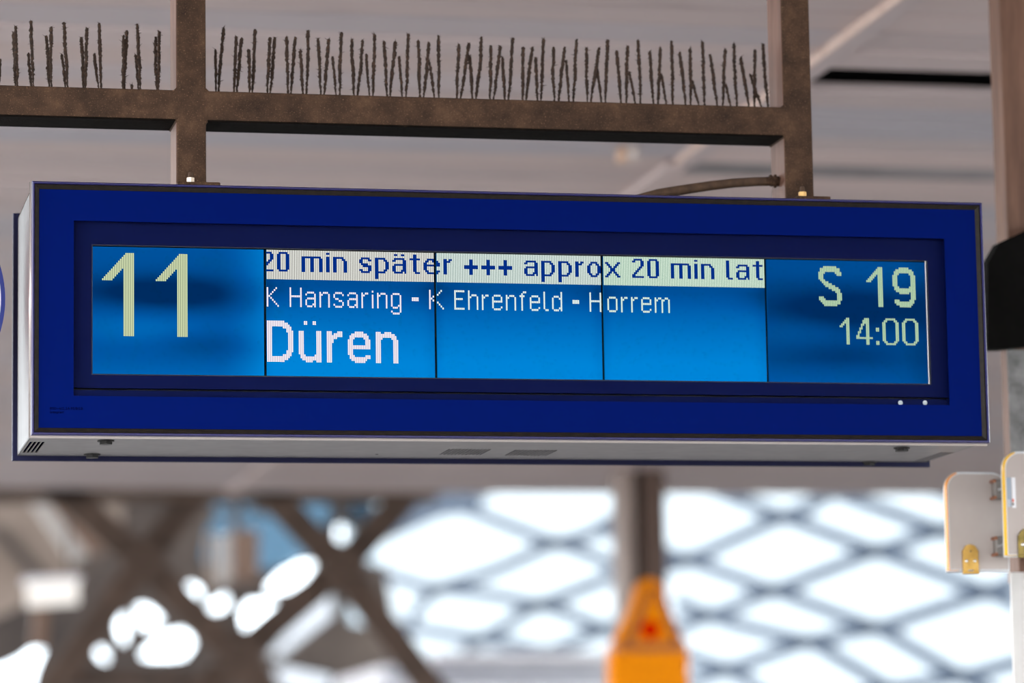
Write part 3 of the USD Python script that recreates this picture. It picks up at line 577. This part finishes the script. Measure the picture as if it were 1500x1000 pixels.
for si, (xa, xb, lab) in enumerate(strips):
    mine = [s for s in SP if xa <= s[0] < xb]
    xs = [at(s[0], s[1], 0.24)[0] for s in mine]; lo, hi = min(xs) - 0.008, max(xs) + 0.008
    if si == 0: lo -= 0.1
    if si in (1, 3): hi = min(hi, (xa0 if si == 1 else xb0) - 0.003)
    st = Thing('bird_spike_strip', ((lo + hi) / 2, 0.24, cz1), label=lab, cat='bird spikes', group='bird spike rows on the crossbar')
    st.part('base_strip', cbx(lo, hi, 0.222, 0.262, cz1 - 0.0005, cz1 + 0.0035, 0.001), M['steel'])
    for i, (bx_, by_, tx, ty) in enumerate(mine):
        lean = tx - bx_; Yb = 0.236 + 0.012 * (1 if i % 2 else -1) * 0.5; Yt = Yb + float(np.clip(-lean * 0.0016, -0.03, 0.03))
        p0, p1 = at(bx_, by_, Yb), at(tx, ty, Yt)
        k = (p0[2] - cz1 - 0.003) / max(p1[2] - p0[2], 1e-3); p0 = p0 - (p1 - p0) * k
        st.part('spike', spike(p0, p1, 0.0040 if by_ - ty > 60 else 0.0033, 100 + si * 100 + i), M['spike'])
    
# ================================================================== RIGHT: column, black box, sign boards
YC = 0.78
M['rust_col'] = noisy('brown_column_paint', [(0.3, (0.115, 0.052, 0.029)), (0.5, (0.175, 0.085, 0.05)), (0.72, (0.25, 0.13, 0.083))], 9, rough=0.6, bump=0.15, stretch=(3, 3, 0.35))
M['grey_col'] = noisy('grey_flaked_paint', [(0.3, (0.12, 0.12, 0.115)), (0.5, (0.24, 0.24, 0.235)), (0.7, (0.33, 0.33, 0.32))], 22, rough=0.8, bump=0.5)
M['pale_col'] = noisy('pale_column_paint', [(0.3, (0.62, 0.60, 0.57)), (0.7, (0.74, 0.72, 0.69))], 6, rough=0.5)
M['rubber'] = noisy('black_cover', [(0.3, (0.002, 0.002, 0.0015)), (0.7, (0.005, 0.0045, 0.004))], 30, rough=0.9, bump=0.2, specular_ior_level=0.1)
xl = np.mean([at(1448.5, 0, YC + .09)[0], at(1462, 500, YC + .09)[0]])
colm = Thing('column', (xl + 0.13, YC + 0.05, 0), label='brown steel column at the right edge with grey flaked lower face', cat='column')
colm.part('shaft', slab_xy(rrect(xl, YC, xl + 0.26, YC + 0.09, 0.006), at(1480, 850, YC)[2], ZC + 0.1), M['rust_col'], smooth=35)
gx = at(1476, 560, YC)[0]
colm.part('front_plate', cbx(gx, xl + 0.25, YC - 0.006, YC, at(1490, 800, YC)[2], at(1490, 512, YC)[2], 0.002), M['grey_col'], label='grey flaked plate')
colm.part('sleeve', slab_xy(rrect(at(1482, 900, YC - .01)[0], YC - 0.012, xl + 0.265, YC - 0.001, 0.003), 0, at(1488, 838, YC - .01)[2]), M['pale_col'], smooth=35, label='pale lower sleeve')
eb = Thing('equipment_box', tuple(at(1470, 512, YC)), label='black wedge-topped box on the brown column beside the board', cat='box')
eb.part('cover', slab_xz(pxpoly([(1443, 387), (1460, 357), (1520, 330), (1560, 330), (1560, 500), (1466, 512), (1443, 512)], YC - 0.03), YC - 0.05, YC + 0.0), M['rubber'])
eb.part('bracket', slab_xz(pxpoly([(1447, 395), (1462, 372), (1462, 505), (1447, 505)], YC), YC + 0.0, YC + 0.09), M['rubber'])

M['plate'] = noisy('sign_back', [(0.3, (0.46, 0.40, 0.365)), (0.7, (0.51, 0.45, 0.415))], 8, rough=0.55)
M['yellow'] = plain('yellow_edge', (0.90, 0.50, 0.012), 0.4)
M['orange_edge'] = plain('orange_edge', (0.85, 0.33, 0.045), 0.4)
M['white_edge'] = plain('white_edge', (0.75, 0.78, 0.8), 0.4)
M['clamp'] = noisy('clamp_steel', [(0.3, (0.20, 0.18, 0.165)), (0.7, (0.32, 0.29, 0.265))], 30, rough=0.5, metal=0.3)
M['copper'] = plain('copper_rivet', (0.42, 0.17, 0.09), 0.4, 0.7)
M['steel_rivet'] = plain('steel_rivet', (0.8, 0.8, 0.78), 0.25, 1.0)
M['brass_dull'] = noisy('dull_brass', [(0.3, (0.42, 0.24, 0.05)), (0.7, (0.60, 0.37, 0.10))], 60, rough=0.38, metal=0.75)
M['dark_brass'] = noisy('dark_brass', [(0.3, (0.10, 0.075, 0.02)), (0.7, (0.26, 0.19, 0.06))], 40, rough=0.3, metal=0.9)
M['sticker_blue'] = plain('sticker_blue', (0.33, 0.39, 0.46), 0.4)
M['sticker_white'] = plain('sticker_white', (0.80, 0.80, 0.82), 0.4)
M['sticker_red'] = plain('sticker_red', (0.75, 0.16, 0.11), 0.4)
def board_outline(px0, py0, px1, py1, rpx, Y, grow=0.0):
    x0, z1 = xz(px0, py0, Y); x1, z0 = xz(px1, py1, Y); r = rpx * (Y - EYE[1]) / F
    p = rrect(x0, z0, x1, z1, r, 8); p = unary_union([p, sbox(x0, z0, x1, (z0 + z1) / 2)])
    return p.buffer(grow) if grow else p
def sign_board(Y, px0, py0, px1, py1, r, edge, lab, latch, lmat):
    o = board_outline(px0, py0, px1, py1, r, Y); a = at(px1, py1, Y)
    t = Thing('sign_board', tuple(a), label=lab, cat='sign')
    t.part('back_plate', slab_xz(o.buffer(-0.0038, join_style=1), Y, Y + 0.013), M['plate'])
    ex0, ez0, ex1, ez1 = o.bounds
    ed = slab_xz(o.difference(o.buffer(-0.0036)).intersection(unary_union([sbox(ex0 - .01, ez0 + 0.003, ex0 + r * 0.0011, ez1 + 0.01)])), Y - 0.0015, Y + 0.013)
    t.part('coloured_edge', ed, edge, label='bright yellow or orange edging')
    t.part('inner_rim', slab_xz(o.buffer(-0.0036).difference(o.buffer(-0.0055)), Y - 0.0012, Y + 0.003), M['white_edge'], label='thin pale inner rim')
    t.part('face_plate', slab_xz(o.buffer(0.0008), Y + 0.0132, Y + 0.0165), M['white_edge'])
    lx0, ly0, lx1, ly1 = latch
    x0, z1 = xz(lx0, ly0, Y - 0.004); x1, z0 = xz(lx1, ly1, Y - 0.004); w = x1 - x0
    lp = unary_union([sbox(x0, z0, x1, z1 - w * 0.35), Point((x0 + x1) / 2, z1 - w * 0.45).buffer(w * 0.45)]).union(sbox(x0 + w * .05, z1 - w * .6, x1 - w * .05, z1 - w * .4)).buffer(0.001).buffer(-0.001)
    slot = sbox(x0 + w * 0.32, z0 + w * 0.08, x1 - w * 0.32, z0 + w * 0.20)
    la = t.part('latch', slab_xz(lp.difference(slot).difference(Point((x0 + x1) / 2, z1 - w * 0.42).buffer(w * 0.06)), Y - 0.005, Y - 0.0004), lmat, label='brass latch plate')
    t.part('latch_hook', cbx(x0 - w * 0.04, x1 + w * 0.0, Y - 0.009, Y - 0.003, z0 - w * 0.06, z0 + w * 0.1, 0.001), lmat, parent=la)
    for q in (0.24, 0.76):
        s = trimesh.creation.icosphere(2, w * 0.095); s.apply_scale([1, .5, 1]); s.apply_translation([x0 + w * q, Y - 0.005, z0 + (z1 - z0) * 0.42]); t.part('rivet', s, M['steel_rivet'], parent=la, smooth=True, label='pale rivet')
    return t
s1 = sign_board(0.55, 1384.5, 690.5, 1481, 837, 26, M['orange_edge'], 'orange edged sign board seen from behind, the farther of two by the column', (1409.5, 797, 1434, 839), M['brass_dull'])
for px0, py0, px1, py1 in ((1453, 703, 1476, 732), (1455, 786.5, 1478, 815)):
    x0, z1 = xz(px0, py0, .545); x1, z0 = xz(px1, py1, .545)
    cl = s1.part('clamp', cbx(x0, x1, 0.525, 0.5495, z0, z1, 0.002), M['clamp'])
    for zz in (z0 + 0.004, z1 - 0.004):
        s1.part('rivet', cyl((x0 - 0.001, .5215, zz), (x0 - 0.001, .5495, zz), 0.0042, 10), M['copper'], parent=cl, label='coppery rivet')
for py in (717, 799):
    s1.part('fixing_bolt', cyl(at(1462, py, .518), at(1474, py - 3, .518), 0.0038, 10), M['steel_rivet'], label='bright fixing bolt')
s2 = sign_board(0.42, 1469, 660.5, 1600, 815, 27, M['yellow'], 'yellow edged sign board seen from behind, nearest to the right edge', (1490.5, 773, 1521, 815), M['dark_brass'])
def quad(px0, py0, px1, py1, Y, t=0.0006):
    x0, z1 = xz(px0, py0, Y); x1, z0 = xz(px1, py1, Y); return bx(x0, x1, Y - t, Y, z0, z1)
sk = s2.part('sticker', quad(1474.5, 699, 1482, 742, 0.4198), M['sticker_blue'], label='blue grey strip of the small sticker')
s2.part('sticker_field', quad(1481.5, 699, 1488.5, 743.5, 0.4198), M['sticker_white'], parent=sk, label='white strip of the small sticker')
s2.part('sticker_mark', quad(1482.6, 730.5, 1485.4, 735, 0.4191), M['sticker_red'], parent=sk, label='red mark')
s2.part('sticker_mark', quad(1482.6, 736, 1485.4, 740, 0.4191), M['clamp'], parent=sk, label='grey mark')
t = meshkit.text_mesh('2013', 0.0052, 0.0003, True); v = t.vertices.copy(); a = at(1476.3, 731, 0.4190)
t.vertices = np.stack([a[0] + v[:, 1], 0.4190 - v[:, 2], a[2] - v[:, 0]], 1); s2.part('lettering', t, M['sticker_white'], parent=sk, label='white year 2013 printed sideways')
s2.part('arm', bx(at(1522, 700, .44)[0], at(1522, 700, .44)[0] + 0.05, 0.437, YC - 0.0062, at(1490, 720, .44)[2], at(1490, 700, .44)[2]), M['clamp'])
az0, az1 = at(1478, 810, .55)[2], at(1478, 790, .55)[2]
s1.part('arm', [bx(at(1466, 790, .55)[0], xl + 0.07, 0.5665, 0.58, az0, az1), bx(xl + 0.04, xl + 0.07, 0.58, YC, az0, az1)], M['clamp'])

# left: round sign just entering the picture
YR = 0.30
cx, czc = xz(-164, 436, YR); RR = (at(7.5, 436, YR)[0] - cx)
rs = Thing('round_sign', (cx, YR, czc), label='round blue rimmed sign just entering at the left edge', cat='sign')
M['sign_blue'] = plain('sign_blue', (0.006, 0.02, 0.20), 0.35)
M['sign_red'] = plain('sign_red', (0.70, 0.10, 0.14), 0.4)
M['sign_white'] = plain('sign_white', (0.8, 0.74, 0.76), 0.4)
dsk = lambda r: Point(cx, czc).buffer(r, quad_segs=32)
rs.part('rim', slab_xz(dsk(RR).difference(dsk(RR - 0.0095)), YR - 0.004, YR + 0.03), M['sign_blue'])
rs.part('ring', slab_xz(dsk(RR - 0.0095).difference(dsk(RR - 0.013)), YR - 0.002, YR + 0.02), M['sign_white'])
rs.part('face', slab_xz(dsk(RR - 0.013), YR, YR + 0.02), M['sign_red'])
rs.part('arm', bx(cx - 0.03, cx + 0.03, YR + 0.03, YR + 0.06, czc, ZC + 0.05), M['steel'])

# ================================================================== CEILING FITTINGS
M['lit_beam_paint'] = noisy('lit_beam_paint', [(0.3, (0.62, 0.46, 0.39)), (0.55, (0.74, 0.58, 0.50)), (0.75, (0.36, 0.22, 0.16))], 5, rough=0.5)  # beam leg: light on its left side put into the pale pink, rusty patches
bl, br = atz(1325, 0, ZC - 0.055)[0], atz(1362, 0, ZC - 0.055)[0]
yj = atz(1003, 245, ZC - 0.05)[1]
bm = Thing('ceiling_beam', ((bl + br) / 2, 8, ZC - 0.05), label='pale flat steel beam running away along the ceiling, upper right', cat='beam')
bm.part('flange', cbx(bl + 0.008, br, 0.3, yj, ZC - 0.046, ZC - 0.036, 0.003), M['ceiling'])
bm.part('web', cbx(bl, bl + 0.008, 0.3, yj, ZC - 0.046, ZC - 0.010, 0.002), M['lit_beam_paint'], label='upright leg of the steel angle, coloured pinker and paler to look lit')
bm.part('flange', cbx(bl - 0.02, br - 0.01, yj + 0.05, Y_END, ZC - 0.045, ZC - 0.013, 0.004), M['ceiling'])
ft = Thing('ceiling_fitting', tuple(atz(930, 223, ZC - .05)), label='small pale fitting on the ceiling left of the right post', cat='fitting')
p, q = atz(915, 229, ZC - 0.06), atz(948, 219, ZC - 0.06)
ft.part('housing', cbx(p[0], q[0] + 0.01, p[1], q[1] + 0.25, ZC - 0.07, ZC - 0.013, 0.012), M['lip'])
ft.part('end_cap', cbx(p[0] - 0.015, p[0] + 0.01, p[1], q[1] + 0.22, ZC - 0.075, ZC - 0.02, 0.006), plain('warm_cap', (0.62, 0.42, 0.30), 0.4))

# ================================================================== FAR LEFT: lattice girder, boxes, lamp; middle: post and orange housing
YG = 18.5
M['girder'] = noisy('girder_brown', [(0.3, (0.055, 0.033, 0.022)), (0.6, (0.095, 0.057, 0.039)), (0.8, (0.13, 0.083, 0.06))], 4, rough=0.7)
gd = Thing('lattice_girder', tuple(at(350, 1000, YG)), label='brown riveted lattice girder of crossing members at lower left', cat='girder')
def member(a, b, w, dy=0.0):
    A, B = at(*a, YG + dy), at(*b, YG + dy)
    gd.part('lattice_member', [bar3(A, B, w, 0.10, (0, 1, 0)), bar3(A + [0, .09, 0], B + [0, .09, 0], 0.04, 0.14, (0, 1, 0))], M['girder'])
W_ = 0.205
member((75, 705), (208, 822), W_); member((208, 822), (345, 962), W_); member((345, 962), (440, 1062), W_)
member((300, 705), (208, 822), W_, .12); member((208, 822), (60, 1030), W_, .12)
member((375, 700), (498, 832), W_); member((498, 832), (660, 1045), W_)
member((615, 705), (498, 832), W_, .12); member((498, 832), (345, 962), W_, .12); member((345, 962), (250, 1062), W_, .12)
for px, py, r in ((208, 824, 36), (500, 832, 34), (347, 964, 40)):
    c0 = at(px, py, YG); rr = r * (YG - EYE[1]) / F
    oc = Polygon([(c0[0] + rr * math.cos(a) * (1.0 if i % 2 else 0.92), c0[2] + rr * math.sin(a) * 1.1) for i, a in enumerate(np.linspace(0, 2 * math.pi, 9)[:-1] + math.pi / 8)])
    gp = gd.part('gusset_plate', slab_xz(oc, YG - 0.08, YG - 0.05), M['girder'])
gd.part('top_chord', slab_xz(pxpoly([(-80, 690), (640, 690), (640, 733), (-80, 733)], YG), YG - 0.05, YG + 0.25), M['girder'])
gd.part('end_batten', slab_xz(pxpoly([(70, 980), (400, 992), (400, 1004), (70, 1004)], YG + .3), YG + 0.28, YG + 0.36), M['girder'])

M['beige'] = noisy('beige_steel', [(0.3, (0.20, 0.15, 0.12)), (0.7, (0.28, 0.22, 0.185))], 1.2, rough=0.8)
M['rail_pale'] = plain('rail_pale', (0.34, 0.31, 0.29), 0.5)
jb = Thing('junction_box', tuple(at(362, 850, 24)), label='brown junction box hanging behind the lattice girder', cat='box')
M['box_brown'] = noisy('box_brown', [(0.3, (0.11, 0.062, 0.04)), (0.7, (0.16, 0.09, 0.06))], 3, rough=0.6)
jb.part('body', slab_xz(pxpoly([(341, 775), (379, 775), (379, 850), (341, 850)], 24), 24, 24.3), M['box_brown'])
jb.part('hanger', slab_xz(pxpoly([(340, 690), (352, 690), (352, 776), (340, 776)], 24.1), 24.1, 24.18), M['endwall'])
jb.part('hanger_rod', bx(*(lambda q: (q[0] - .02, q[0] + .02, 24.1, 24.14, q[2], 13.0))(at(346, 700, 24.1))), M['endwall'])
jb.part('side_rail', slab_xz(pxpoly([(305, 782), (314, 782), (314, 860), (305, 860)], 24), 24, 24.1), M['beige'], label='pale side rail')
jb.part('side_rail', slab_xz(pxpoly([(320, 782), (333, 782), (333, 856), (320, 856)], 24), 24, 24.1), M['rail_pale'], label='pale side rail')
lm = Thing('luminaire', tuple(at(78, 890, 22)), label='small glowing white lamp box behind the girder at far left', cat='lamp')
lm.part('diffuser', slab_xz(pxpoly([(40, 853), (115, 850), (115, 883), (40, 888)], 22), 22, 22.12), emitter('lamp_glow', (1, 0.95, 0.9), 1.15 * EM), label='lit diffuser')
lm.part('hanger_rod', bx(*(lambda q: (q[0] - .015, q[0] + .015, 22.2, 22.23, q[2], 13.0))(at(100, 846, 22.2))), M['endwall'])
lm.part('housing', slab_xz(pxpoly([(36, 846), (118, 843), (118, 853), (36, 856)], 22.05), 22.02, 22.3), M['facade'])
lm.part('bracket', slab_xz(pxpoly([(50, 880), (72, 880), (68, 950), (45, 950)], 22.2), 22.15, 22.25), M['box_brown'])
# beige cladding strips and beams behind the girder at the far left
sb = Thing('sloping_beam', tuple(at(90, 800, 27)), label='pale sloping beam behind the girder at far left', cat='beam')
sb.part('web', slab_xz(pxpoly([(40, 725), (62, 725), (130, 812), (108, 822)], 27), 27, 27.2), M['rail_pale'])
sb.part('flange', slab_xz(pxpoly([(62, 725), (84, 725), (152, 808), (130, 812)], 27), 26.95, 27.3), M['box_brown'])
cl = Thing('cladding_panel', tuple(at(50, 860, 32)), label='beige wall panel at the far left behind the lamp', cat='panel')
cl.part('sheet', slab_xz(pxpoly([(-60, 700), (62, 700), (110, 790), (110, 850), (-60, 930)], 32), 32, 32.2), M['beige'])
cl.part('diagonal_rib', slab_xz(pxpoly([(-20, 770), (0, 770), (70, 845), (50, 850)], 31.9), 31.85, 32), M['endwall'])
cp2 = Thing('cladding_panel', tuple(at(165, 760, 30)), label='small beige panel above the left lattice node', cat='panel')
cp2.part('sheet', slab_xz(pxpoly([(132, 705), (180, 705), (180, 770), (168, 780)], 30), 30, 30.2), M['beige'])
cp2.part('hanger_rod', bx(*(lambda q: (q[0] - .04, q[0] + .04, 30.05, 30.12, q[2], 13.0))(at(156, 706, 30.1))), M['endwall'])

YPO = 15.5
pst = Thing('hall_post', tuple(at(945, 1000, YPO)), label='brown H-section steel post behind the orange housing', cat='post')
M['post_dark'] = noisy('post_dark', [(0.3, (0.035, 0.032, 0.028)), (0.7, (0.07, 0.06, 0.05))], 3, rough=0.7)
def vstrip(a, b, y0, y1):
    x0, x1 = at(a, 850, YPO)[0], at(b, 850, YPO)[0]; return bx(x0, x1, y0, y1, 0, ZC + 0.05)
pst.part('flange', vstrip(914, 930, YPO, YPO + .3), noisy('post_pale', [(0.3, (0.30, 0.23, 0.20)), (0.7, (0.38, 0.30, 0.26))], 3, rough=0.6), label='pale left flange')
pst.part('web', vstrip(928, 946, YPO + .12, YPO + .16), M['post_dark'])
pst.part('flange', vstrip(944, 977, YPO, YPO + .3), noisy('post_brown', [(0.3, (0.085, 0.05, 0.037)), (0.7, (0.125, 0.078, 0.058))], 3, rough=0.7), label='brown right flange')

# orange housing with tapering top
YO = 11.5
M['orange'] = noisy('orange_plastic', [(0.3, (0.82, 0.24, 0.0005)), (0.7, (0.90, 0.29, 0.001))], 3, rough=0.7, specular_ior_level=0.08)
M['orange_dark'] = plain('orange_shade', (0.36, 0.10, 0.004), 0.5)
M['red_spot'] = plain('red_badge', (0.60, 0.012, 0.0), 0.8, specular_ior_level=0.0)
oh = Thing('orange_housing', tuple(at(955, 1000, YO)), label='orange box with tapering rounded top and red badge before the brown post', cat='signal housing')
sec = [(845, 957, 6), (850, 957, 15), (860, 957, 22), (880, 957, 27), (900, 956, 34), (920, 955, 44), (935, 955, 53), (944, 955, 58)]
def loft(sec, dep):
    n = 24; V = []
    for py, pxc, hw in sec:
        cpt = at(pxc, py, YO); h = hw * (YO - EYE[1]) / F
        for k in range(n):
            a = 2 * math.pi * k / n; ca, sa = math.cos(a), math.sin(a); e = 0.45
            V.append((cpt[0] + h * np.sign(ca) * abs(ca) ** e, YO + 0.1 + dep * min(1, h / 0.15) * np.sign(sa) * abs(sa) ** e, cpt[2]))
    Fc = []
    for i in range(len(sec) - 1):
        for k in range(n):
            a, b = i * n + k, i * n + (k + 1) % n; Fc += [(a, b + n, b), (a, a + n, b + n)]
    V += [np.mean(V[:n], axis=0), np.mean(V[-n:], axis=0)]
    for k in range(n): Fc += [(len(V) - 2, k, (k + 1) % n), (len(V) - 1, (len(sec) - 1) * n + (k + 1) % n, (len(sec) - 1) * n + k)]
    m = trimesh.Trimesh(np.array(V), np.array(Fc), process=False)
    if m.volume < 0: m.invert()
    return m
oh.part('tapered_top', loft(sec, 0.1), M['orange'], smooth=50)
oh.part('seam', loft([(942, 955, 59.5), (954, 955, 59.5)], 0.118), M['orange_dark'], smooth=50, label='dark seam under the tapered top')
oh.part('body', loft([(951.5, 955, 58), (954, 955, 61), (1060, 955, 62)], 0.105), M['orange'], smooth=50)
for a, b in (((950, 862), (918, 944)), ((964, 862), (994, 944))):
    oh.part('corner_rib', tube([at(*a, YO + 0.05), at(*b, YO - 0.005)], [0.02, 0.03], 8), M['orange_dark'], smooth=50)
c0 = at(952, 922, YO + 0.0)
oh.part('badge', cyl((c0[0], YO + 0.02, c0[2]), (c0[0], YO - 0.012, c0[2]), 0.052, 24), M['red_spot'], label='round red badge')
oh.part('support', cyl((c0[0], YO + 0.1, 0), (c0[0], YO + 0.1, at(955, 1058, YO)[2]), 0.08, 16), M['girder'])
